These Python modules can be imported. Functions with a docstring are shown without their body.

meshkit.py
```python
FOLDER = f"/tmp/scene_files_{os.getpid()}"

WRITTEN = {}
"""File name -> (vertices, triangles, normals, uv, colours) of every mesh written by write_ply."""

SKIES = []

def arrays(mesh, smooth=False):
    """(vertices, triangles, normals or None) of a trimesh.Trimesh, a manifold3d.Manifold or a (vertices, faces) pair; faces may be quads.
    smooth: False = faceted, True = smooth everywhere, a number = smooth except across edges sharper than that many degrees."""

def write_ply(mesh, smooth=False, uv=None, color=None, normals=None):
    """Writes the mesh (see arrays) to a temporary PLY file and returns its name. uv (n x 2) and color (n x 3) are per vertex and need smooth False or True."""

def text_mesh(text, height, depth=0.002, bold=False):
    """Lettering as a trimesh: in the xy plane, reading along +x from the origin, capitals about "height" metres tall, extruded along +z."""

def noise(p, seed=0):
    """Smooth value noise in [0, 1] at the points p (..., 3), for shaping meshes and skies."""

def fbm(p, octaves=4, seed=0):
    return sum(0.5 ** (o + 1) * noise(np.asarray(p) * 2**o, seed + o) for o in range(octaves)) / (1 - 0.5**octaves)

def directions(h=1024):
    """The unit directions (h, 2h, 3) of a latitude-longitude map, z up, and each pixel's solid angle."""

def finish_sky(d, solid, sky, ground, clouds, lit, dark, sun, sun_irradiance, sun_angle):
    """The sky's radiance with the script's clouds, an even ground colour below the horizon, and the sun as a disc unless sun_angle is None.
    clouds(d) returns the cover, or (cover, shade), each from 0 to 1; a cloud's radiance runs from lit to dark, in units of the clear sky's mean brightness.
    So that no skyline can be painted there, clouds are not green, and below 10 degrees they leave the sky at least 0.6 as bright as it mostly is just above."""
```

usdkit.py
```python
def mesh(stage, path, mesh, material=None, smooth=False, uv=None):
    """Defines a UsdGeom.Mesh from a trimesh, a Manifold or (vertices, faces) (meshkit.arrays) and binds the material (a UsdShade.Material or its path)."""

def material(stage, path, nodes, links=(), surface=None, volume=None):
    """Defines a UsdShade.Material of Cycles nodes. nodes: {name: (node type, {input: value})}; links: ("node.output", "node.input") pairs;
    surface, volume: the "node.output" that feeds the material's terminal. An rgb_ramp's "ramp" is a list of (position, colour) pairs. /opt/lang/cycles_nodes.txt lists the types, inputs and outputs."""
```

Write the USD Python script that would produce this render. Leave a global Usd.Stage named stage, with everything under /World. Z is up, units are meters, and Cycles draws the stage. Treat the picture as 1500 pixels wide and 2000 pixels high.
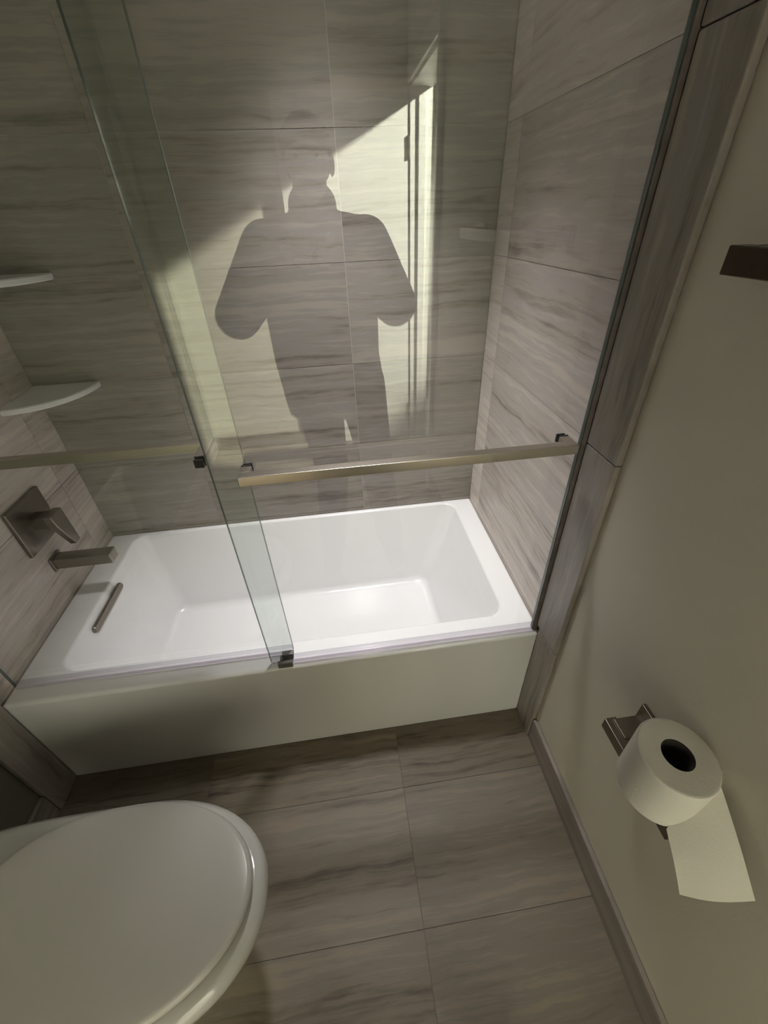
import math
import numpy as np
import trimesh
import manifold3d as m3
from shapely.geometry import Polygon
import usdkit
from pxr import Usd, UsdGeom, UsdLux, Gf, Sdf, UsdShade

stage = Usd.Stage.CreateInMemory()
UsdGeom.SetStageUpAxis(stage, 'Z')
UsdGeom.SetStageMetersPerUnit(stage, 1.0)
UsdGeom.Xform.Define(stage, '/World')
UsdGeom.Scope.Define(stage, '/World/Looks')

# ------------------------------------------------------------------ camera
CAM = np.array([0.99204, -0.70378, 1.48777])
ROT = np.array([[0.99115, -0.12780, -0.03578], [-0.10075, -0.54900, -0.82973], [0.08640, 0.82599, -0.55702]])  # rows: right, down, forward
RIGHT, UP, FWD = ROT[0], -ROT[1], ROT[2]
cam = UsdGeom.Camera.Define(stage, '/World/Camera')
cam.CreateFocalLengthAttr(790.17 / 1500 * 36.0)
cam.CreateHorizontalApertureAttr(36.0)
cam.CreateVerticalApertureAttr(48.0)
cam.CreateVerticalApertureOffsetAttr(-49.0 / 1500 * 36.0)
cam.CreateClippingRangeAttr(Gf.Vec2f(0.02, 100.0))
cam.AddTransformOp().Set(Gf.Matrix4d(*RIGHT, 0, *UP, 0, *(-FWD), 0, *CAM, 1))
cam.CreateExposureAttr(0.0)

# ------------------------------------------------------------------ lights (the rest sits in the lamp builders)
SHOWER_LIGHT = dict(pos=(1.02, 0.38, 2.385), power=172.0, angle=31, soft=1.0, color=(1.0, 0.93, 0.95))
HALL_LIGHT = dict(pos=(3.60, -0.90, 3.015), power=5000.0, color=(1.0, 0.98, 0.80), angle=17.5, soft=0.4, aim=(1.5, -2.15, 1.45))


def lamp_light(path, pos, power, color, radius, angle=None, soft=0.0, aim=None):
    l = UsdLux.SphereLight.Define(stage, path)
    l.CreateRadiusAttr(radius)
    l.CreateIntensityAttr(power / (4 * math.pi ** 2 * radius ** 2))
    l.CreateColorAttr(Gf.Vec3f(*color))
    l.AddTranslateOp().Set(Gf.Vec3d(*pos))
    if aim is not None:                       # a spot shines along its own -z
        a = np.asarray(aim, float) / np.linalg.norm(aim)
        q = Gf.Rotation(Gf.Vec3d(0, 0, -1), Gf.Vec3d(*a)).GetQuat()
        l.AddOrientOp().Set(Gf.Quatf(q))
    if angle:
        s = UsdLux.ShapingAPI.Apply(l.GetPrim())
        s.CreateShapingConeAngleAttr(angle)
        s.CreateShapingConeSoftnessAttr(soft)
    return l


# ------------------------------------------------------------------ helpers
used = {}


def numbered(path):
    n = used.get(path, -1) + 1
    used[path] = n
    return path if n == 0 else f'{path}_{n:03d}'


def tag(prim, label=None, cat=None, group=None, kind=None):
    for k, v in (('label', label), ('category', cat), ('group', group), ('kind', kind)):
        if v:
            prim.SetCustomDataByKey(k, v)
    return prim


def thing(name, label=None, cat=None, loc=(0, 0, 0), group=None, kind=None):
    x = UsdGeom.Xform.Define(stage, numbered('/World/' + name))
    x.AddTranslateOp().Set(Gf.Vec3d(*loc))
    p = x.GetPrim()
    tag(p, label, cat, group, kind)
    p.SetCustomDataByKey('_o', Gf.Vec3d(*loc))
    return p


def origin(p):
    while p and p.GetPath().pathString not in ('/', '/World'):
        o = p.GetCustomDataByKey('_o')
        if o is not None:
            return np.array(o)
        p = p.GetParent()
    return np.zeros(3)


def obj(name, mesh, mat, parent=None, label=None, smooth=30):
    """One Mesh prim; world coordinates, moved into the frame of the thing it belongs to."""
    if isinstance(mesh, (list, tuple)) and not isinstance(mesh[0], np.ndarray):
        mesh = trimesh.util.concatenate(list(mesh))
    base = parent.GetPath().pathString if parent else '/World'
    m = mesh.copy() if isinstance(mesh, trimesh.Trimesh) else mesh
    o = origin(parent) if parent else np.zeros(3)
    if np.any(o):
        m.apply_translation(-o)
    g = usdkit.mesh(stage, numbered(base + '/' + name), m, MAT[mat], smooth=smooth)
    p = g.GetPrim()
    tag(p, label)
    return p


def box(x0, x1, y0, y1, z0, z1):
    m = trimesh.creation.box([x1 - x0, y1 - y0, z1 - z0])
    m.apply_translation([(x0 + x1) / 2, (y0 + y1) / 2, (z0 + z1) / 2])
    return m


def rbox(x0, x1, y0, y1, z0, z1, r=0.003, seg=12):
    """Box with rounded edges: hull of eight spheres."""
    s = m3.Manifold.sphere(r, seg)
    ms = [s.translate((x, y, z)) for x in (x0 + r, x1 - r) for y in (y0 + r, y1 - r) for z in (z0 + r, z1 - r)]
    return to_tri(m3.Manifold.batch_hull(ms))


def to_tri(man):
    g = man.to_mesh()
    return trimesh.Trimesh(np.array(g.vert_properties)[:, :3], np.array(g.tri_verts), process=False)


def cyl(p0, p1, r, n=24):
    return trimesh.creation.cylinder(radius=r, segment=[p0, p1], sections=n)


def loft(rings, cap0=True, cap1=True):
    """Closed rings of equal length -> a mesh, ends closed with a fan."""
    n = len(rings[0])
    v = np.vstack(rings)
    f = []
    for k in range(len(rings) - 1):
        a, b = k * n, (k + 1) * n
        for i in range(n):
            j = (i + 1) % n
            f += [[a + i, a + j, b + j], [a + i, b + j, b + i]]
    extra = []
    if cap0:
        c = len(v) + len(extra)
        extra.append(rings[0].mean(0))
        f += [[c, (i + 1) % n, i] for i in range(n)]
    if cap1:
        c = len(v) + len(extra)
        extra.append(rings[-1].mean(0))
        a = (len(rings) - 1) * n
        f += [[c, a + i, a + (i + 1) % n] for i in range(n)]
    if extra:
        v = np.vstack([v, extra])
    m = trimesh.Trimesh(v, np.array(f), process=False)
    if m.volume < 0:
        m.invert()
    return m


def rrect(x0, x1, y0, y1, r, z, n=8):
    out = []
    for cx, cy, a0 in ((x1 - r, y1 - r, 0), (x0 + r, y1 - r, 90), (x0 + r, y0 + r, 180), (x1 - r, y0 + r, 270)):
        for k in range(n + 1):
            a = math.radians(a0 + 90 * k / n)
            out.append((cx + r * math.cos(a), cy + r * math.sin(a), z))
    return np.array(out)


# ------------------------------------------------------------------ materials
MAT = {}


def mat(name, nodes, links, surface='p.BSDF'):
    MAT[name] = usdkit.material(stage, '/World/Looks/' + name, nodes, links, surface=surface)


def simple(name, color, rough=0.5, metal=0.0, spec=0.5, bump=0.0, bscale=60, vary=0.0, coat=0.0):
    nodes = {'p': ('principled_bsdf', {'base_color': color, 'roughness': rough, 'metallic': metal, 'specular_ior_level': spec, 'coat_weight': coat})}
    links = []
    if bump or vary:
        nodes['g'] = ('geometry', {})
        nodes['n'] = ('noise_texture', {'scale': bscale, 'detail': 4.0})
        links.append(('g.position', 'n.vector'))
    if bump:
        nodes['b'] = ('bump', {'strength': bump, 'distance': 0.002})
        links += [('n.fac', 'b.height'), ('b.normal', 'p.normal')]
    if vary:
        nodes['r'] = ('rgb_ramp', {'ramp': [(0.3, tuple(c * (1 - vary) for c in color)), (0.7, tuple(min(1, c * (1 + vary)) for c in color))]})
        links += [('n.fac', 'r.fac'), ('r.color', 'p.base_color')]
    mat(name, nodes, links)


def stone(name, axis, tone=1.0, rough=0.42, contrast=1.0, across='z', tint=(1, 1, 1)):
    """Vein-cut limestone porcelain: streaks run along AXIS; each tile gets its own stretch of stone."""
    sc = {'x': 0.0, 'y': 0.0, 'z': 0.0}
    for k in 'xyz':
        sc[k] = 1.0 if k == across else 0.032
    base = np.array([0.345, 0.302, 0.268]) * tone * np.array(tint)
    dark = base * (1 - 0.55 * contrast)
    mid = base * (1 - 0.22 * contrast)
    lite = base * (1 + 0.20 * contrast)
    cool = np.array([0.335, 0.308, 0.292]) * tone * np.array(tint)
    nodes = {
        'g': ('geometry', {}), 'oi': ('object_info', {}),
        'k': ('math', {'math_type': 'multiply', 'value2': 37.0}),
        'off': ('combine_xyz', {}),
        'add': ('mix', {'mix_type': 'add', 'fac': 1.0}),
        'wob': ('noise_texture', {'scale': 5.5, 'detail': 3.0}),
        'wobs': ('mix', {'mix_type': 'multiply', 'fac': 1.0, 'color2': (0.032, 0.032, 0.032)}),
        'add2': ('mix', {'mix_type': 'add', 'fac': 1.0}),
        'map': ('mapping', {'scale': (sc['x'], sc['y'], sc['z'])}),
        'band': ('noise_texture', {'scale': 10.0, 'detail': 3.0, 'roughness': 0.6}),
        'fine': ('noise_texture', {'scale': 55.0, 'detail': 4.0, 'roughness': 0.65}),
        'mapf': ('mapping', {'scale': tuple(0.16 if sc[k] < 1 else 1.0 for k in 'xyz')}),
        'speck': ('noise_texture', {'scale': 70.0, 'detail': 3.0, 'roughness': 0.6}),
        'mx': ('mix_float', {'fac': 0.52}),
        'mx2': ('mix_float', {'fac': 0.20}),
        'ramp': ('rgb_ramp', {'ramp': [(0.36, dark), (0.43, mid), (0.48, base), (0.52, cool), (0.57, lite), (0.66, lite * 1.05)]}),
        'rnd': ('map_range', {'from_min': 0.0, 'from_max': 1.0, 'to_min': 0.90, 'to_max': 1.10}),
        'hsv': ('hsv', {}),
        'bump': ('bump', {'strength': 0.22, 'distance': 0.003}),
        'p': ('principled_bsdf', {'roughness': rough, 'specular_ior_level': 0.4}),
    }
    links = [('oi.random', 'k.value1'), ('k.value', 'off.x'), ('k.value', 'off.y'), ('k.value', 'off.z'),
             ('g.position', 'add.color1'), ('off.vector', 'add.color2'),
             ('add.color', 'wob.vector'), ('wob.color', 'wobs.color1'),
             ('add.color', 'add2.color1'), ('wobs.color', 'add2.color2'),
             ('add2.color', 'map.vector'), ('map.vector', 'band.vector'), ('map.vector', 'fine.vector'),
             ('add2.color', 'mapf.vector'), ('mapf.vector', 'speck.vector'),
             ('band.fac', 'mx.a'), ('fine.fac', 'mx.b'), ('mx.result', 'mx2.a'), ('speck.fac', 'mx2.b'),
             ('mx2.result', 'ramp.fac'), ('oi.random', 'rnd.value'), ('rnd.result', 'hsv.value'),
             ('ramp.color', 'hsv.color'), ('hsv.color', 'p.base_color'),
             ('mx2.result', 'bump.height'), ('bump.normal', 'p.normal')]
    mat(name, nodes, links)


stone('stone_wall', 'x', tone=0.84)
stone('stone_side_lit', 'y', tone=1.62)  # same stone, brightened in its colour where the lamp lights side walls too little
stone('stone_side_pale_lit', 'y', tone=2.05, contrast=0.75)  # paler tiles, their tone raised further to make up for weak light
stone('stone_floor', 'x', tone=0.62, tint=(1.06, 1.0, 0.86), across='y', rough=0.5)
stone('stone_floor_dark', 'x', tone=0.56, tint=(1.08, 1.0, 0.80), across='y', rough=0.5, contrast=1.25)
stone('stone_jamb', 'z', tone=0.92, across='y')
stone('stone_base', 'y', tone=0.80, across='z')
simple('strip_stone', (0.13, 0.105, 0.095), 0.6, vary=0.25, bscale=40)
simple('grout', (0.46, 0.43, 0.39), 0.9)
simple('floor_grout', (0.19, 0.165, 0.145), 0.9)
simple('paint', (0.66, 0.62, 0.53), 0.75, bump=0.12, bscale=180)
simple('low_bounce_paint', (0.17, 0.16, 0.13), 0.75, bump=0.12, bscale=180)  # left wall: room paint darkened to keep bounced light down
simple('hall_paint', (0.44, 0.44, 0.40), 0.8)
simple('ceiling_paint', (0.42, 0.41, 0.38), 0.85)
simple('white_trim', (0.80, 0.80, 0.76), 0.35)
simple('acrylic', (0.86, 0.85, 0.85), 0.22, coat=0.2, bump=0.02, bscale=25)
simple('ceramic', (0.64, 0.63, 0.59), 0.12, coat=0.5)
simple('seat_plastic', (0.60, 0.58, 0.54), 0.28)
simple('shelf_stone', (0.84, 0.82, 0.83), 0.35)
simple('nickel', (0.62, 0.56, 0.49), 0.34, metal=1.0, bump=0.03, bscale=400)
simple('shaded_metal', (0.10, 0.08, 0.06), 0.32, metal=1.0)  # towel rail metal, its dark reflections put into the base colour
simple('dark_nickel', (0.26, 0.23, 0.195), 0.30, metal=1.0)
simple('gasket', (0.03, 0.03, 0.03), 0.6)
simple('guide_plastic', (0.16, 0.15, 0.14), 0.4)
simple('paper', (0.76, 0.73, 0.65), 0.95, bump=0.25, bscale=260)
simple('cardboard', (0.05, 0.042, 0.035), 0.95)
simple('hall_floor', (0.72, 0.70, 0.62), 0.85, bump=0.3, bscale=300)
simple('skin', (0.52, 0.33, 0.25), 0.5)
simple('eye_white', (0.45, 0.42, 0.40), 0.3)
simple('eye_iris', (0.06, 0.04, 0.03), 0.2)
simple('lips', (0.42, 0.20, 0.18), 0.5)
simple('hair', (0.030, 0.020, 0.016), 0.6, bump=0.6, bscale=120)
simple('jacket', (0.045, 0.042, 0.042), 0.85, bump=0.3, bscale=220)
simple('trousers', (0.035, 0.036, 0.042), 0.85, bump=0.3, bscale=300)
simple('shoe', (0.04, 0.038, 0.036), 0.5)
simple('phone_body', (0.03, 0.03, 0.035), 0.2, metal=0.3)
simple('lens_glass', (0.01, 0.01, 0.014), 0.05)
simple('brass', (0.55, 0.50, 0.40), 0.35, metal=1.0)


def glass(name, tint, r0=0.043, rough=0.0):
    nodes = {
        'lw': ('layer_weight', {'blend': 0.5}),
        'pw': ('math', {'math_type': 'power', 'value2': 5.0}),
        'ma': ('math', {'math_type': 'multiply_add', 'value2': 1 - r0, 'value3': r0}),
        't': ('transparent_bsdf', {'color': tint}),
        'gl': ('glossy_bsdf', {'color': (1, 1, 1), 'roughness': rough}),
        'p': ('mix_closure', {}),
    }
    links = [('lw.facing', 'pw.value1'), ('pw.value', 'ma.value1'), ('ma.value', 'p.fac'), ('t.BSDF', 'p.closure1'), ('gl.BSDF', 'p.closure2')]
    mat(name, nodes, links, surface='p.closure')


glass('clear_glass', (0.955, 0.983, 0.968), r0=0.066)
glass('vinyl', (0.88, 0.87, 0.895), r0=0.05, rough=0.15)
mat('glass_edge', {'p': ('principled_bsdf', {'base_color': (0.075, 0.11, 0.095), 'roughness': 0.12})}, [])
mat('lamp_glow', {'p': ('emission', {'color': (1, 0.97, 0.9), 'strength': 3.0})}, [], surface='p.emission')

# ------------------------------------------------------------------ the room
W, D, H, CEIL = 1.524, 0.718, 0.427, 2.42
TH, JT = 0.009, 0.0017           # tile thickness, joint
YDOOR = -2.21                     # the wall behind the photographer
ROWS = [0.0, 0.12, 0.435, 0.7475, 1.06, 1.3725, 1.685, 1.9975, 2.31, CEIL]


def tiles(parent, mname, plane, at, us, vs, sign, name='tile', last=None, pale=None):
    """Grid of tiles on a plane: 'y' (us=x, vs=z), 'x' (us=y, vs=z), 'z' (us=x, vs=y). AT: the exposed face; sign: where its back lies."""
    rng = np.random.default_rng(int(abs(at) * 1000) + len(us) * 7 + len(vs))
    for i in range(len(us) - 1):
        for j in range(len(vs) - 1):
            u0, u1, v0, v1 = us[i] + JT / 2, us[i + 1] - JT / 2, vs[j] + JT / 2, vs[j + 1] - JT / 2
            d = rng.uniform(-0.0004, 0.0004)
            a, b = sorted((at + d, at + sign * TH))
            if plane == 'y':
                m = box(u0, u1, a, b, v0, v1)
            elif plane == 'x':
                m = box(a, b, u0, u1, v0, v1)
            else:
                m = box(u0, u1, v0, v1, a, b)
            mm = last if last and j == len(vs) - 2 else pale[0] if pale and pale[1](i, j) else mname
            obj(name, m, mm, parent, smooth=False)


def setting(name):
    return thing(name, kind='structure')


wb = setting('wall_back')
obj('grout_bed', box(-0.02, W + 0.02, D + TH - 0.007, D + 0.12, 0, CEIL), 'grout', wb, smooth=False)
tiles(wb, 'stone_wall', 'y', D, [0, 0.44, 1.05, W], ROWS, 1)
wr = setting('wall_right')
obj('grout_bed', box(W + TH - 0.007, W + 0.12, -0.02, D + 0.01, 0, CEIL), 'grout', wr, smooth=False)
tiles(wr, 'stone_side_lit', 'x', W, [-0.02, 0.608, D - 0.001], ROWS, 1, pale=('stone_side_pale_lit', lambda i, j: i == 1 or j == 6))
DY0, DY1, DZ = -2.16, -1.47, 2.06      # doorway in the right wall, behind the camera
obj('painted_plaster', [box(W, W + 0.12, DY1, -0.021, 0, CEIL), box(W, W + 0.12, DY0, DY1, DZ, CEIL), box(W, W + 0.12, YDOOR, DY0, 0, CEIL)], 'paint', wr, smooth=False)
wl = setting('wall_left')
obj('grout_bed', box(-0.12, -TH + 0.007, -0.02, D + 0.01, 0, CEIL), 'grout', wl, smooth=False)
tiles(wl, 'stone_side_lit', 'x', 0.0, [-0.02, 0.608, D - 0.001], ROWS, -1)
obj('painted_plaster', box(-0.12, 0.0, YDOOR, -0.021, 0, CEIL), 'low_bounce_paint', wl, smooth=False)

fl = setting('floor')
obj('grout_bed', box(-0.02, W + 0.12, YDOOR - 0.12, 0.02, -0.06, -0.0012), 'floor_grout', fl, smooth=False)
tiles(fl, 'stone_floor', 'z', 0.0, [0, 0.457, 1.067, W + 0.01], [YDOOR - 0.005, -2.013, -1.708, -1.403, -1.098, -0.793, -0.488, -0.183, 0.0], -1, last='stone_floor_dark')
obj('subfloor', box(-0.12, W + 0.12, 0.02, D + 0.12, -0.06, -0.001), 'grout', fl, smooth=False)
ce = setting('ceiling')
obj('plaster', box(-0.12, W + 0.12, YDOOR - 0.12, D + 0.12, CEIL, CEIL + 0.08), 'ceiling_paint', ce, smooth=False)

# jambs of the tub alcove: upright stone pieces, proud of the wall
for n, (x0, x1) in enumerate(((W - 0.016, W - 0.0005), (0.0005, 0.016))):
    t = setting(f'trim_{n + 1}')
    zs = [0.0, 0.456, 1.066, 1.676, 2.286, CEIL]
    for a, b in zip(zs[:-1], zs[1:]):
        obj('jamb_tile', rbox(x0, x1, -0.092, -0.002 if b < 0.4 or a < H else 0.012, a + 0.0006, b - 0.0006, r=0.0035, seg=8), 'stone_jamb', t)
strip_parent = stage.GetPrimAtPath('/World/trim_1')
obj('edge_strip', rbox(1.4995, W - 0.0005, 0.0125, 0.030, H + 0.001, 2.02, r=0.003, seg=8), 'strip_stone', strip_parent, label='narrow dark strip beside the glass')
for side, x0, x1, y0, y1 in (('right', W - 0.013, W - 0.0005, DY1 + 0.072, -0.093), ('left', 0.0005, 0.013, YDOOR + 0.01, -0.093)):
    t = setting('baseboard_' + side)
    ys = list(np.arange(y1, y0 + 0.05, -0.61)) + [y0]
    for a, b in zip(ys[:-1], ys[1:]):
        obj('baseboard_tile', rbox(x0, x1, b + 0.001, a - 0.001, 0.001, 0.108, r=0.002, seg=8), 'stone_base', t)

# the wall behind the photographer, the doorway in the right wall and the hall beyond it
wf = setting('wall_front')
obj('painted_plaster', box(-0.12, W + 0.12, YDOOR - 0.12, YDOOR, 0, CEIL), 'paint', wf, smooth=False)
t = setting('baseboard_front')
for a, b in ((0.014, 0.61), (0.61, 1.22), (1.22, W - 0.001)):
    obj('baseboard_tile', rbox(a + 0.001, b - 0.001, YDOOR + 0.0005, YDOOR + 0.013, 0.001, 0.108, r=0.002, seg=8), 'stone_floor', t)
t = setting('trim_3')
obj('door_casing', [rbox(W - 0.018, W - 0.0003, DY1, DY1 + 0.07, 0, DZ + 0.07, r=0.003, seg=8), rbox(W - 0.024, W - 0.002, DY1 + 0.045, DY1 + 0.066, 0.001, DZ + 0.066, r=0.003, seg=8)], 'white_trim', t)
obj('head_casing', rbox(W - 0.017, W - 0.0003, DY0, DY1, DZ, DZ + 0.07, r=0.003, seg=8), 'white_trim', t)
obj('jamb_lining', [box(W - 0.001, W + 0.121, DY1 - 0.018, DY1, 0, DZ), box(W - 0.001, W + 0.121, DY0, DY0 + 0.018, 0, DZ), box(W - 0.001, W + 0.121, DY0, DY1, DZ - 0.018, DZ)], 'white_trim', t, smooth=False)
obj('door_stop', [box(W + 0.045, W + 0.085, DY0 + 0.017, DY0 + 0.030, 0, DZ - 0.018), box(W + 0.045, W + 0.085, DY1 - 0.030, DY1 - 0.017, 0, DZ - 0.018)], 'white_trim', t, smooth=False)
t = setting('trim_4')
obj('saddle', rbox(W + 0.011, W + 0.121, DY0, DY1, -0.004, 0.010, r=0.003, seg=8), 'stone_floor', t)

# the bathroom door, hinged at the far jamb and swung open against the wall
d = setting('door_1')
LX1, LX0, LY = W - 0.012, W - 0.74, -2.150
obj('door_leaf', rbox(LX0, LX1, LY - 0.036, LY, 0.012, DZ - 0.022, r=0.002, seg=8), 'white_trim', d)
for z in (0.24, 1.80):
    obj('hinge', [box(LX1 - 0.002, LX1 + 0.012, LY - 0.030, LY + 0.002, z - 0.05, z + 0.05), cyl([LX1 + 0.003, LY + 0.006, z - 0.05], [LX1 + 0.003, LY + 0.006, z + 0.05], 0.008, 12)], 'dark_nickel', d)
obj('door_handle', [cyl([LX0 + 0.07, LY, 1.0], [LX0 + 0.07, LY + 0.055, 1.0], 0.011, 16), rbox(LX0 + 0.06, LX0 + 0.19, LY + 0.045, LY + 0.06, 0.99, 1.01, r=0.004), cyl([LX0 + 0.07, LY, 1.0], [LX0 + 0.07, LY + 0.006, 1.0], 0.028, 24)], 'dark_nickel', d)

HC = 3.05
hx0, hx1, hy0, hy1 = W + 0.12, 4.4, -2.9, -0.3
t = setting('wall_hall')
obj('plaster', [box(hx1, hx1 + 0.1, hy0 - 0.1, hy1 + 0.1, 0, HC), box(hx0 - 0.1, hx1, hy0 - 0.1, hy0, 0, HC), box(hx0 - 0.0005, hx1, hy1, hy1 + 0.1, 0, HC), box(hx0 - 0.1, hx0 - 0.0005, hy0, YDOOR - 0.121, 0, HC)], 'hall_paint', t, smooth=False)
obj('plaster_above', box(hx0 - 0.02, hx0 - 0.0005, hy0, hy1 + 0.1, CEIL, HC), 'hall_paint', t, smooth=False)
t = setting('floor_hall')
obj('boards', box(hx0 + 0.001, hx1 + 0.1, hy0 - 0.1, hy1 + 0.1, -0.06, 0.0), 'hall_floor', t, smooth=False)
t = setting('ceiling_hall')
obj('plaster', box(hx0 + 0.001, hx1 + 0.1, hy0 - 0.1, hy1 + 0.1, HC, HC + 0.08), 'ceiling_paint', t, smooth=False)


# ------------------------------------------------------------------ lamps
def recessed_light(spec, name, label, cone):
    x, y, z = spec['pos']
    CE = z + 0.035
    t = thing(name, label, 'ceiling light', (x, y, CE - 0.001))
    a = np.linspace(0, 2 * math.pi, 41)[:-1]
    ring = lambda r, zz: np.stack([x + r * np.cos(a), y + r * np.sin(a), np.full(40, zz)], 1)
    obj('trim_ring', loft([ring(0.070, CE), ring(0.068, CE - 0.006), ring(0.055, CE - 0.006), ring(0.050, CE - 0.001)], False, False), 'white_trim', t)
    obj('lens', loft([ring(0.054, CE - 0.0012), ring(0.054, CE - 0.0022)]), 'lamp_glow', t)
    lamp_light(t.GetPath().pathString + '/lamp', np.array(spec['pos']) - np.array([x, y, CE - 0.001]), spec['power'], spec['color'], 0.075, spec.get('angle'), spec.get('soft', 0), np.array(spec['aim']) - np.array(spec['pos']) if 'aim' in spec else None)


recessed_light(SHOWER_LIGHT, 'shower_downlight', 'round recessed downlight in the ceiling above the bathtub', True)
recessed_light(HALL_LIGHT, 'hall_downlight', 'round recessed downlight in the hall ceiling outside the doorway', False)

# ------------------------------------------------------------------ bathtub
t = thing('bathtub', 'white alcove bathtub with plain flat apron and sloping rectangular basin', 'bathtub', (W / 2, D / 2, 0))
e = 0.001
bx0, bx1, by0, by1 = 0.106, 1.437, 0.088, 0.690
fx0, fx1, fy0, fy1, fz = 0.205, 1.300, 0.135, 0.585, 0.085
rings = [rrect(e, W - e, e, D - e, 0.002, 0.0), rrect(e, W - e, e, D - e, 0.003, H - 0.012)]
for k in range(1, 5):
    a = math.pi / 2 * k / 4
    i = 0.012 * (1 - math.cos(a))
    rings.append(rrect(e + i, W - e - i, e + i, D - e - i, 0.004, H - 0.012 + 0.012 * math.sin(a)))
for k in range(0, 6):
    a = math.pi / 2 * k / 5
    i = 0.009 * math.sin(a)
    rings.append(rrect(bx0 - 0.009 + i, bx1 + 0.009 - i, by0 - 0.009 + i, by1 + 0.009 - i, 0.05, H - 0.009 * (1 - math.cos(a))))
nS = 8
for k in range(1, nS + 1):
    s = k / nS * 0.92
    L = lambda a, b: a + (b - a) * s
    rings.append(rrect(L(bx0, fx0), L(bx1, fx1), L(by0, fy0), L(by1, fy1), 0.05 + 0.0 * s, L(H - 0.009, fz)))
for k in range(1, 6):
    a = math.pi / 2 * k / 5
    s = 0.92
    q = lambda p0, p1: p0 + (p1 - p0) * s
    g = 0.035 * (1 - math.cos(a))
    zb = q(H - 0.009, fz)
    rings.append(rrect(q(bx0, fx0) + g, q(bx1, fx1) - g, q(by0, fy0) + g, q(by1, fy1) - g, 0.05, zb - 0.028 * math.sin(a)))
zfl = rings[-1][0, 2]
rings.append(rrect(0.35, 1.15, 0.30, 0.42, 0.04, zfl - 0.001))
obj('tub_body', loft(rings), 'acrylic', t, smooth=40)
# linear overflow cover on the sloping end wall by the faucet
nrm = np.array([H - fz, 0, fx0 - bx0]); nrm = nrm / np.linalg.norm(nrm)
def capsule_pts(c, ax, up, half, r, n=10):
    out = []
    for sgn, a0 in ((1, -90), (-1, 90)):
        for k in range(n + 1):
            a = math.radians(a0 + 180 * k / n)
            out.append(c + ax * (sgn * half + r * math.cos(a)) + up * r * math.sin(a))
    return np.array(out)
slope = np.cross(nrm, [0, 1, 0]); slope = slope if slope[2] > 0 else -slope
zc = 0.388
oc = np.array([bx0 + (fx0 - bx0) * (H - 0.014 - zc) / (H - 0.014 - fz), 0.357, zc])
ax = np.array([0, 1.0, 0])
obj('overflow_cover', loft([capsule_pts(oc - nrm * 0.004, ax, slope, 0.094, 0.0125), capsule_pts(oc + nrm * 0.009, ax, slope, 0.094, 0.0125), capsule_pts(oc + nrm * 0.012, ax, slope, 0.094, 0.0100)]), 'dark_nickel', t, label='brushed dark metal overflow slot cover')

# ------------------------------------------------------------------ shower fittings on the left wall
t = thing('shower_valve', 'square dark metal shower valve plate with a block lever handle', 'shower valve', (0, 0.42, 0.735))
obj('escutcheon', rbox(0.0005, 0.012, 0.339, 0.500, 0.652, 0.816, r=0.003), 'dark_nickel', t)
obj('handle_body', rbox(0.008, 0.074, 0.396, 0.440, 0.715, 0.757, r=0.003), 'dark_nickel', t)
lev = m3.Manifold.batch_hull([m3.Manifold.sphere(0.003, 10).translate(p) for p in
    [(x, y, z) for x in (0.062, 0.080) for (y, z) in ((0.392, 0.757), (0.446, 0.757), (0.398, 0.720), (0.440, 0.712))] +
    [(x, y, z) for x in (0.066, 0.080) for (y, z) in ((0.430, 0.628), (0.452, 0.628))]])
obj('lever', to_tri(lev), 'dark_nickel', t)
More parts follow.
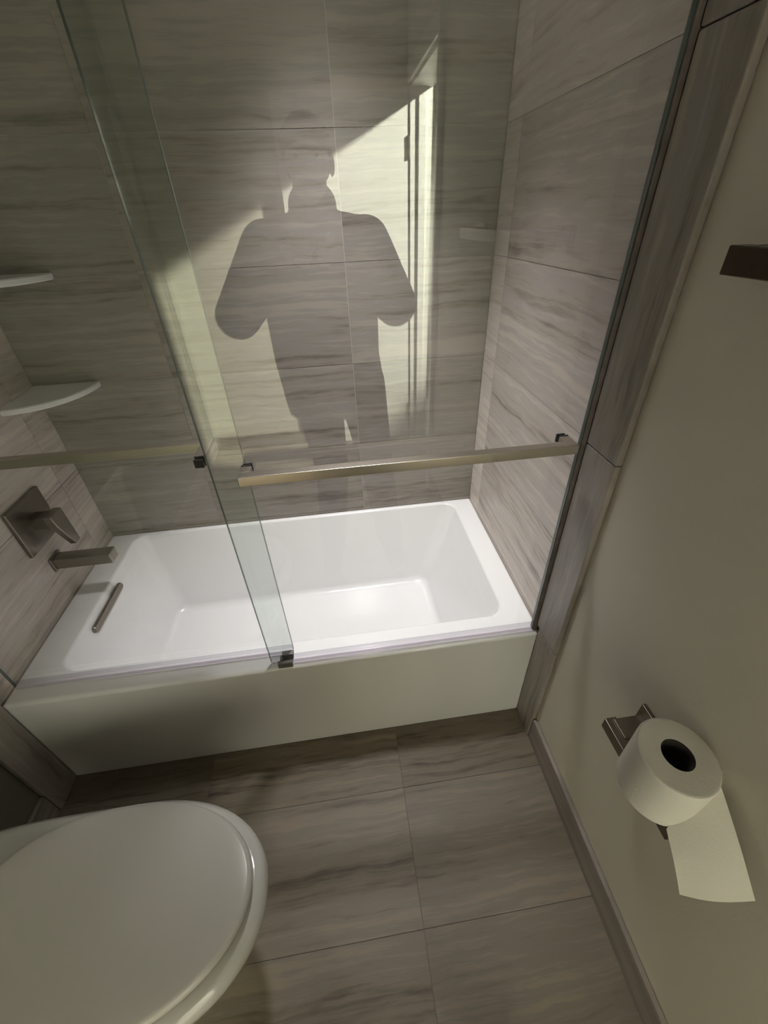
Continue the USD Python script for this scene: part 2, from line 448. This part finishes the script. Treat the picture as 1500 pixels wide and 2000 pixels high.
obj('diverter_knob', cyl([0.008, 0.455, 0.683], [0.034, 0.455, 0.683], 0.011), 'dark_nickel', t)
t = thing('tub_spout', 'dark square tub spout jutting from the left wall below the valve', 'faucet', (0, 0.415, 0.575))
obj('spout_body', rbox(0.001, 0.185, 0.392, 0.436, 0.552, 0.592, r=0.004), 'dark_nickel', t)
obj('wall_flange', rbox(0.0005, 0.008, 0.386, 0.442, 0.546, 0.598, r=0.002), 'dark_nickel', t)
obj('outlet', cyl([0.160, 0.414, 0.546], [0.160, 0.414, 0.556], 0.013), 'gasket', t)


# corner shelves
def corner_shelf(z, label):
    t = thing('corner_shelf', label, 'shelf', (0, D, z), group=None)
    n = 24
    pts = [(0.0005, D - 0.0005)]
    a, b = 0.207, 0.215
    for k in range(n + 1):
        u = k / n
        th = math.radians(6 + 78 * u)
        pts.append((0.0005 + a * math.sin(th) ** 0.9, D - 0.0005 - b * math.cos(th) ** 0.9))
    pts.append((0.207, D - 0.0005))
    p = Polygon(pts)
    def ring(off, zz):
        q = p.buffer(-off, join_style=2)
        return q
    m = trimesh.creation.extrude_polygon(p, 0.018)
    m.apply_translation([0, 0, z - 0.018])
    r = 0.003
    m2 = to_tri(m3.Manifold.hull_points(np.vstack([
        np.array([(x, y, z - 0.018 + r) for x, y in pts]), np.array([(x, y, z - r) for x, y in pts]),
        np.array([(x, y, z) for x, y in p.buffer(-r).exterior.coords]), np.array([(x, y, z - 0.018) for x, y in p.buffer(-r).exterior.coords])])))
    obj('shelf_slab', m2, 'shelf_stone', t)
    return t


corner_shelf(1.066, 'white corner shelf in the shower, the lower one above the valve')
corner_shelf(1.386, 'white corner shelf in the shower, the upper one near the left edge')

# ------------------------------------------------------------------ sliding glass doors
GZ0, GZ1 = 0.437, 2.03
YO, YI, GT = 0.020, 0.052, 0.008


def glass_panel(name, label, x0, x1, yc):
    t = thing(name, label, 'glass door', ((x0 + x1) / 2, yc, GZ0))
    y0, y1 = yc - GT / 2, yc + GT / 2
    z0 = GZ0
    def quad(y, flip):
        v = np.array([[x0, y, z0], [x1, y, z0], [x1, y, GZ1], [x0, y, GZ1]])
        f = np.array([[0, 1, 2], [0, 2, 3]])
        return trimesh.Trimesh(v, f[:, ::-1] if flip else f, process=False)
    obj('glass_pane', [quad(y0, False), quad(y1, True)], 'clear_glass', t, smooth=False)
    for xa in (x0, x1):
        s = 0.0007 if xa == x0 else -0.0007
        obj('polished_edge', box(min(xa, xa + s), max(xa, xa + s), y0 + 0.0002, y1 - 0.0002, z0, GZ1), 'glass_edge', t, smooth=False)
    obj('bottom_sweep', rbox(x0 + 0.002, x1 - 0.002, yc - 0.0065, yc + 0.0065, H + 0.003, z0 + 0.018, r=0.002, seg=8), 'vinyl', t)
    for xr in (x0 + 0.1, x1 - 0.1):
        obj('roller', cyl([xr, yc - 0.009, 2.045], [xr, yc + 0.009, 2.045], 0.024), 'nickel', t)
    return t


def pull_bar(name, label, x0, x1, yg, ybar, zc, s=0.021):
    """Square bar on two posts; yg: the glass face, ybar: the bar's centre line."""
    t = thing(name, label, 'handle', ((x0 + x1) / 2, yg, zc))
    h = s / 2
    obj('bar', rbox(x0, x1, ybar - h, ybar + h, zc - h, zc + h, r=0.0014, seg=8), 'nickel', t)
    sg = 1 if yg > ybar else -1
    for xa in (x0, x1 - s):
        ya, yb = sorted((ybar + sg * h * 0.9, yg - sg * 0.004))
        p = obj('post', rbox(xa, xa + s, ya, yb, zc - h, zc + h, r=0.0012, seg=8), 'nickel', t)
        ya, yb = sorted((yg - sg * 0.004, yg - sg * 0.0003))
        obj('rubber_washer', box(xa + 0.001, xa + s - 0.001, ya, yb, zc - h - 0.001, zc + h + 0.001), 'gasket', p, smooth=False)
        yo = yg + sg * GT
        ya, yb = sorted((yo + sg * 0.0003, yo + sg * 0.004))
        obj('back_cap', box(xa + 0.0015, xa + s - 0.0015, ya, yb, zc - h + 0.0015, zc + h - 0.0015), 'gasket', p, smooth=False)
    return t


glass_panel('sliding_glass_door', 'clear sliding glass door nearest the camera, on the right half', 0.722, 1.4990, YO)
glass_panel('sliding_glass_door', 'clear sliding glass door set behind, on the left half', 0.018, 0.784, YI)
pull_bar('towel_bar_handle', 'square brushed bar handle outside the right glass door', 0.785, 1.464, YO - GT / 2, -0.021, 1.077)
pull_bar('towel_bar_handle', 'square brushed bar handle inside the left glass door', 0.035, 0.707, YI + GT / 2, 0.128, 1.084)
t = thing('door_track', 'straight metal header rail that carries the sliding glass doors', 'rail', (W / 2, 0.036, 2.045))
obj('header_rail', rbox(0.001, W - 0.001, 0.031, 0.041, 2.025, 2.065, r=0.002), 'nickel', t)
t = thing('door_guide', 'small dark guide block on the tub ledge holding the glass', 'door guide', (0.76, 0.03, H))
obj('front_block', rbox(0.742, 0.783, 0.002, 0.0125, H - 0.001, H + 0.021, r=0.0025), 'guide_plastic', t)
obj('rear_block', rbox(0.752, 0.784, 0.028, 0.0435, H - 0.001, H + 0.021, r=0.0025), 'guide_plastic', t)
obj('base_plate', rbox(0.744, 0.782, 0.004, 0.042, H - 0.001, H + 0.0025, r=0.001), 'guide_plastic', t)


# ------------------------------------------------------------------ toilet
TC = -0.446


def egg(x0, xm, x1, hw, z, ex_b=2.0, ex_f=2.0, n=64):
    out = []
    for k in range(n):
        a = 2 * math.pi * k / n
        c, s = math.cos(a), math.sin(a)
        ex = ex_f if c >= 0 else ex_b
        x = xm + (x1 - xm if c >= 0 else xm - x0) * math.copysign(abs(c) ** (2 / ex), c)
        y = TC + hw * math.copysign(abs(s) ** (2 / ex), s)
        out.append((x, y, z))
    return np.array(out)


t = thing('toilet', 'white toilet with its lid closed, at the lower left', 'toilet', (0.37, TC, 0))
obj('bowl', loft([egg(0.10, 0.36, 0.62, 0.125, 0.0, 3.5), egg(0.10, 0.36, 0.62, 0.125, 0.03, 3.5), egg(0.09, 0.37, 0.60, 0.118, 0.10, 3.5), egg(0.07, 0.40, 0.63, 0.130, 0.18, 3.5),
                  egg(0.05, 0.43, 0.705, 0.162, 0.27, 4), egg(0.03, 0.45, 0.738, 0.180, 0.325, 5, 2.15), egg(0.025, 0.45, 0.748, 0.186, 0.360, 5, 2.15), egg(0.025, 0.45, 0.746, 0.184, 0.380, 5, 2.15), egg(0.03, 0.45, 0.735, 0.174, 0.390, 5, 2.15), egg(0.04, 0.45, 0.720, 0.160, 0.394, 5, 2.1)]), 'ceramic', t, smooth=50)
obj('seat', loft([egg(0.185, 0.46, 0.716, 0.156, 0.394, 2.6), egg(0.180, 0.46, 0.721, 0.161, 0.397, 2.6), egg(0.180, 0.46, 0.721, 0.161, 0.409, 2.6), egg(0.187, 0.46, 0.716, 0.156, 0.412, 2.6)]), 'seat_plastic', t, smooth=50)
lr = []
for dz, ins in ((0.0, 0.006), (0.003, 0.001), (0.007, 0.0), (0.013, 0.001), (0.017, 0.004), (0.0195, 0.010), (0.021, 0.03), (0.0225, 0.08), (0.023, 0.13)):
    lr.append(egg(0.182 + ins, 0.46, 0.729 - ins, 0.167 - ins, 0.413 + dz, 2.5))
obj('lid', loft(lr), 'seat_plastic', t, smooth=50)
for dy in (-0.075, 0.075):
    h = obj('hinge', rbox(0.150, 0.190, TC + dy - 0.014, TC + dy + 0.014, 0.392, 0.424, r=0.006), 'seat_plastic', t)
    obj('screw_cap', cyl([0.165, TC + dy, 0.4235], [0.165, TC + dy, 0.4255], 0.006, 16), 'dark_nickel', h, label='small brown screw cap')
obj('tank', loft([rrect(0.006, 0.118, TC - 0.185, TC + 0.185, 0.02, 0.392), rrect(0.004, 0.125, TC - 0.19, TC + 0.19, 0.025, 0.42), rrect(0.003, 0.135, TC - 0.195, TC + 0.195, 0.025, 0.70)]), 'ceramic', t)
obj('tank_lid', rbox(0.002, 0.142, TC - 0.2, TC + 0.2, 0.702, 0.735, r=0.008), 'ceramic', t)
obj('flush_button', cyl([0.07, TC, 0.733], [0.07, TC, 0.739], 0.024), 'nickel', t)

# ------------------------------------------------------------------ paper holder, roll, towel bar on the right wall
t = thing('paper_holder', 'dark square metal paper holder on the right wall under the roll', 'toilet paper holder', (W, -0.375, 0.64))
obj('rosette', rbox(W - 0.009, W - 0.0003, -0.402, -0.349, 0.622, 0.681, r=0.002), 'dark_nickel', t)
obj('arm', rbox(1.458, W - 0.006, -0.394, -0.357, 0.630, 0.657, r=0.002), 'dark_nickel', t)
obj('rod', rbox(1.444, 1.468, -0.534, -0.352, 0.626, 0.653, r=0.002), 'dark_nickel', t)
RX, RY, RR, RZ0, RZ1 = 1.460, -0.470, 0.0580, 0.6545, 0.772
t = thing('toilet_roll', 'white toilet paper roll standing on the metal holder, tail hanging', 'toilet paper', (RX, RY, RZ0))
a = np.linspace(0, 2 * math.pi, 65)[:-1]
def circ(r, z):
    return np.stack([RX + r * np.cos(a), RY + r * np.sin(a), np.full(64, z)], 1)
rc = 0.0235
prof = [(rc, RZ0), (RR - 0.004, RZ0), (RR - 0.001, RZ0 + 0.002), (RR, RZ0 + 0.006), (RR, RZ1 - 0.006), (RR - 0.001, RZ1 - 0.002), (RR - 0.004, RZ1), (rc, RZ1)]
rg = [circ(r, z) for r, z in prof]
rg.append(rg[0])
obj('paper', loft(rg, False, False), 'paper', t, smooth=35)
obj('cardboard_core', loft([circ(rc - 0.0002, RZ1 - 0.0008), circ(rc - 0.001, RZ1 - 0.0008), circ(rc - 0.001, RZ0), circ(rc - 0.0002, RZ0), circ(rc - 0.0002, RZ1 - 0.0008)], False, False), 'cardboard', t, label='dark hollow cardboard core')
tl, tr = np.array([1.440, -0.5275, 0.658]), np.array([1.5085, -0.488, 0.764])
br, bl = np.array([1.512, -0.618, 0.650]), np.array([1.448, -0.588, 0.576])
nu, nv = 14, 14
P = []
for j in range(nv + 1):
    v = j / nv
    for i in range(nu + 1):
        u = i / nu
        q = (1 - v) * ((1 - u) * tl + u * tr) + v * ((1 - u) * bl + u * br)
        q = q + np.array([-0.35, -0.5, 0.55]) * 0.012 * math.sin(math.pi * v) + np.array([-0.6, -0.4, 0.2]) * 0.010 * math.sin(math.pi * u) * v
        P.append(q)
P = np.array(P)
F = []
for j in range(nv):
    for i in range(nu):
        k = j * (nu + 1) + i
        F += [[k, k + 1, k + nu + 2], [k, k + nu + 2, k + nu + 1]]
sheet = trimesh.Trimesh(P, F, process=False)
nn = sheet.vertex_normals
back = trimesh.Trimesh(P - nn * 0.0006, np.array(F)[:, ::-1], process=False)
obj('loose_sheet', [sheet, back], 'paper', t, smooth=60)

t = thing('towel_rail', 'dark square towel rail high on the right wall, cut by the frame', 'towel rail', (W, -0.5, 1.428))
obj('rail', rbox(1.446, 1.470, -0.815, -0.226, 1.416, 1.446, r=0.0015), 'shaded_metal', t)
for y in (-0.226, -0.815):
    y0, y1 = (y - 0.03, y) if y > -0.5 else (y, y + 0.03)
    obj('post', rbox(1.466, W - 0.006, y0, y1, 1.417, 1.445, r=0.0015), 'shaded_metal', t)
    obj('wall_rosette', rbox(W - 0.008, W - 0.0003, y0 - 0.012, y1 + 0.012, 1.405, 1.457, r=0.002), 'shaded_metal', t)


# ------------------------------------------------------------------ the photographer (seen as a reflection in the glass)
def limb(chain, seg=20):
    out = []
    for (p, r), (q, s) in zip(chain[:-1], chain[1:]):
        out.append(m3.Manifold.batch_hull([m3.Manifold.sphere(r, seg).translate(tuple(p)), m3.Manifold.sphere(s, seg).translate(tuple(q))]))
    return out


def ell(c, r, seg=24):
    return m3.Manifold.sphere(1.0, seg).scale(tuple(r)).translate(tuple(c))


def fuse(parts, edge=0.018, it=10):
    m = m3.Manifold.batch_boolean(parts, m3.OpType.Add).refine_to_length(edge)
    t = to_tri(m)
    t.merge_vertices()
    trimesh.smoothing.filter_taubin(t, lamb=0.5, nu=0.53, iterations=it)
    return t


HEAD = np.array([0.965, -0.905, 1.635])
SHL, SHR = np.array([0.790, -0.955, 1.405]), np.array([1.140, -0.955, 1.405])
ELL, ELR = np.array([0.655, -0.885, 1.205]), np.array([1.235, -0.885, 1.215])
PHC = CAM - RIGHT * 0.022 - UP * 0.052 - FWD * 0.010       # centre of the phone, its lens at the camera
WRL, WRR = PHC - RIGHT * 0.085 - UP * 0.105 - FWD * 0.050, PHC + RIGHT * 0.085 - UP * 0.105 - FWD * 0.050
HIP = np.array([0.990, -0.945, 0.930])
HL, HR = HIP + [-0.095, 0, -0.03], HIP + [0.095, 0, -0.03]
KL, KR = np.array([0.925, -0.905, 0.500]), np.array([1.135, -0.900, 0.500])
AL, AR = np.array([0.885, -0.850, 0.085]), np.array([1.180, -0.835, 0.085])
pt = thing('person', 'person in dark jacket holding up a phone, mirrored in the shower glass', 'person', (0.99, -0.93, 0))
body = []
body += limb([(HIP + [0, 0, -0.02], 0.125), (HIP + [-0.005, 0.01, 0.16], 0.115), (np.array([0.970, -0.95, 1.27]), 0.125), (np.array([0.966, -0.955, 1.40]), 0.085)])
body += limb([(SHL, 0.058), (np.array([0.966, -0.955, 1.40]), 0.085), (SHR, 0.058)])
body += limb([(np.array([0.966, -0.955, 1.42]), 0.066), (np.array([0.966, -0.930, 1.53]), 0.058)])
for S, E, Wr in ((SHL, ELL, WRL), (SHR, ELR, WRR)):
    body += limb([(S, 0.052), (E, 0.041), (E * 0.6 + Wr * 0.4, 0.039), (Wr, 0.027)])
for Hp, K, A in ((HL, KL, AL), (HR, KR, AR)):
    body += limb([(Hp, 0.088), (K, 0.058), (K * 0.7 + A * 0.3 + np.array([0, -0.02, 0]), 0.056), (A, 0.038)])
for A, dx in ((AL, -0.010), (AR, 0.022)):
    body += limb([(A + [0, -0.02, -0.045], 0.034), (A + [dx, 0.10, -0.058], 0.027)])
body += [ell(HEAD + [0, -0.012, 0.022], (0.074, 0.094, 0.090)), ell(HEAD + [0, 0.018, -0.045], (0.056, 0.066, 0.072)), ell(HEAD + [0, 0.045, -0.088], (0.030, 0.030, 0.026)),
         *limb([(HEAD + [0, 0.082, 0.012], 0.009), (HEAD + [0, 0.103, -0.026], 0.013)]), ell(HEAD + [0, 0.074, 0.030], (0.046, 0.014, 0.012)),
         ell(HEAD + [-0.076, -0.005, -0.005], (0.010, 0.022, 0.033)), ell(HEAD + [0.076, -0.005, -0.005], (0.010, 0.022, 0.033))]
hands = []
for sg, Wr in ((-1, WRL), (1, WRR)):
    palm = PHC + RIGHT * sg * 0.060 - UP * 0.060 - FWD * 0.022
    hands += limb([(Wr, 0.026), (palm - UP * 0.012, 0.024), (palm + UP * 0.022, 0.022)])
    for k in range(4):                                     # fingers curl around the back of the phone
        b = palm + UP * (0.030 - 0.021 * k)
        ln = (0.95, 1.05, 1.0, 0.8)[k]
        c1 = PHC + RIGHT * sg * 0.058 + UP * (-0.030 - 0.021 * k) + FWD * 0.000
        c2 = PHC + RIGHT * sg * (0.055 - 0.014 * ln) + UP * (-0.032 - 0.021 * k) + FWD * 0.0135
        c3 = PHC + RIGHT * sg * (0.055 - 0.040 * ln) + UP * (-0.034 - 0.021 * k) + FWD * 0.0135
        hands += limb([(b, 0.0095), (c1, 0.0092), (c2, 0.0086), (c3, 0.0078)], 14)
    b = palm + RIGHT * -sg * 0.004 - FWD * 0.010 - UP * 0.010  # thumb on the screen side
    hands += limb([(b, 0.013), (PHC + RIGHT * sg * 0.044 - UP * 0.038 - FWD * 0.020, 0.0105), (PHC + RIGHT * sg * 0.026 - UP * 0.016 - FWD * 0.0155, 0.0088)], 14)
bm = m3.Manifold.batch_boolean([m3.Manifold.batch_boolean(body, m3.OpType.Add).refine_to_length(0.02), m3.Manifold.batch_boolean(hands, m3.OpType.Add).refine_to_length(0.005)], m3.OpType.Add)
bt = to_tri(bm); bt.merge_vertices()
trimesh.smoothing.filter_taubin(bt, lamb=0.5, nu=0.53, iterations=6)
obj('body', bt, 'skin', pt, smooth=60)
for sg in (-1, 1):
    c = HEAD + [sg * 0.031, 0.0715, 0.010]
    ey = trimesh.creation.icosphere(2, 0.0125); ey.apply_translation(c)
    e_ = obj('eye', ey, 'eye_white', pt)
    ir = trimesh.creation.icosphere(2, 0.0078); ir.apply_translation(c + [0, 0.0062, -0.001])
    obj('iris', ir, 'eye_iris', e_)
mo = trimesh.creation.icosphere(2, 1.0); mo.apply_scale([0.024, 0.007, 0.008]); mo.apply_translation(HEAD + [0, 0.081, -0.056])
obj('mouth', mo, 'lips', pt)
hair = m3.Manifold.batch_boolean([ell(HEAD + [0, -0.020, 0.034], (0.083, 0.100, 0.092)), ell(HEAD + [0, -0.060, -0.02], (0.070, 0.055, 0.075))], m3.OpType.Add)
cut = m3.Manifold.cube((0.4, 0.4, 0.4), True).rotate((28, 0, 0)).translate(tuple(HEAD + [0, 0.180, -0.128]))
hm = to_tri((hair - cut).refine_to_length(0.012)); hm.merge_vertices()
trimesh.smoothing.filter_taubin(hm, iterations=6)
obj('hair', hm, 'hair', pt, smooth=60)
def wide(c, half, r, seg=20):
    return [m3.Manifold.sphere(r, seg).translate((c[0] + sx * half, c[1], c[2])) for sx in (-1, 1)]
CH0, CH1, CH2, CH3 = HIP + [-0.01, 0, -0.09], HIP + [-0.03, 0.01, 0.10], np.array([0.960, -0.95, 1.25]), np.array([0.966, -0.957, 1.40])
jk = [m3.Manifold.batch_hull(wide(CH0, 0.065, 0.150) + wide(CH1, 0.060, 0.150)), m3.Manifold.batch_hull(wide(CH1, 0.060, 0.150) + wide(CH2, 0.065, 0.150)),
      m3.Manifold.batch_hull(wide(CH2, 0.065, 0.150) + wide(CH3, 0.075, 0.090))]
jk += limb([(SHL, 0.084), (np.array([0.966, -0.957, 1.415]), 0.108), (SHR, 0.084)])
jk += limb([(np.array([0.966, -0.950, 1.44]), 0.092), (np.array([0.966, -0.935, 1.515]), 0.083)])
for S, E, Wr in ((SHL, ELL, WRL), (SHR, ELR, WRR)):
    jk += limb([(S, 0.090), (E + [0, 0, -0.005], 0.080), (E * 0.6 + Wr * 0.4, 0.076), (E * 0.12 + Wr * 0.88, 0.043)])
cutlow = m3.Manifold.cube((2, 2, 1), True).translate((0.99, -0.95, 0.795 - 0.5))
jm = m3.Manifold.batch_boolean(jk, m3.OpType.Add) - cutlow
jt = to_tri(jm.refine_to_length(0.02)); jt.merge_vertices()
trimesh.smoothing.filter_taubin(jt, lamb=0.5, nu=0.53, iterations=8)
obj('jacket', jt, 'jacket', pt, smooth=60)
tr_ = limb([(HIP + [-0.055, 0, -0.02], 0.122), (HIP + [0.055, 0, -0.02], 0.122)])
for Hp, K, A in ((HL, KL, AL), (HR, KR, AR)):
    tr_ += limb([(Hp, 0.106), (K, 0.076), (K * 0.6 + A * 0.4 + np.array([0, -0.018, 0]), 0.071), (A + [0, -0.01, 0.01], 0.060)])
tt = to_tri((m3.Manifold.batch_boolean(tr_, m3.OpType.Add) - m3.Manifold.cube((2, 2, 0.4), True).translate((1, -0.9, -0.16))).refine_to_length(0.02)); tt.merge_vertices()
trimesh.smoothing.filter_taubin(tt, lamb=0.5, nu=0.53, iterations=8)
obj('trousers', tt, 'trousers', pt, smooth=60)
for A, dx in ((AL, -0.010), (AR, 0.022)):
    sh = m3.Manifold.batch_hull([ell(A + [0, -0.030, -0.042], (0.040, 0.042, 0.043), 20), ell(A + [dx * 0.6, 0.05, -0.046], (0.046, 0.05, 0.036), 20), ell(A + [dx, 0.115, -0.055], (0.041, 0.045, 0.028), 20), ell(A + [0, -0.02, 0.0], (0.045, 0.048, 0.03), 20)])
    floorcut = m3.Manifold.cube((1, 1, 0.2), True).translate((A[0], A[1], -0.1 + 0.0005))
    obj('shoe', to_tri(sh - floorcut), 'shoe', pt, smooth=50)

t = thing('phone', 'dark phone held up in both hands by the person', 'phone', tuple(PHC))
Mp = np.eye(4); Mp[:3, 0], Mp[:3, 1], Mp[:3, 2], Mp[:3, 3] = RIGHT, UP, -FWD, PHC
def ph(m):
    m = m.copy(); m.apply_transform(Mp); return m
obj('phone_case', ph(rbox(-0.036, 0.036, -0.074, 0.074, -0.004, 0.004, r=0.0035)), 'phone_body', t)
obj('camera_lens', ph(cyl([0.022, 0.052, -0.0055], [0.022, 0.052, -0.0038], 0.008)), 'lens_glass', t)
obj('camera_lens', ph(cyl([0.022, 0.030, -0.0055], [0.022, 0.030, -0.0038], 0.008)), 'lens_glass', t)
obj('screen', ph(rbox(-0.033, 0.033, -0.071, 0.071, 0.0036, 0.0043, r=0.0003, seg=6)), 'lens_glass', t)

for p in stage.Traverse():
    if p.GetCustomDataByKey('_o') is not None:
        p.ClearCustomDataByKey('_o')
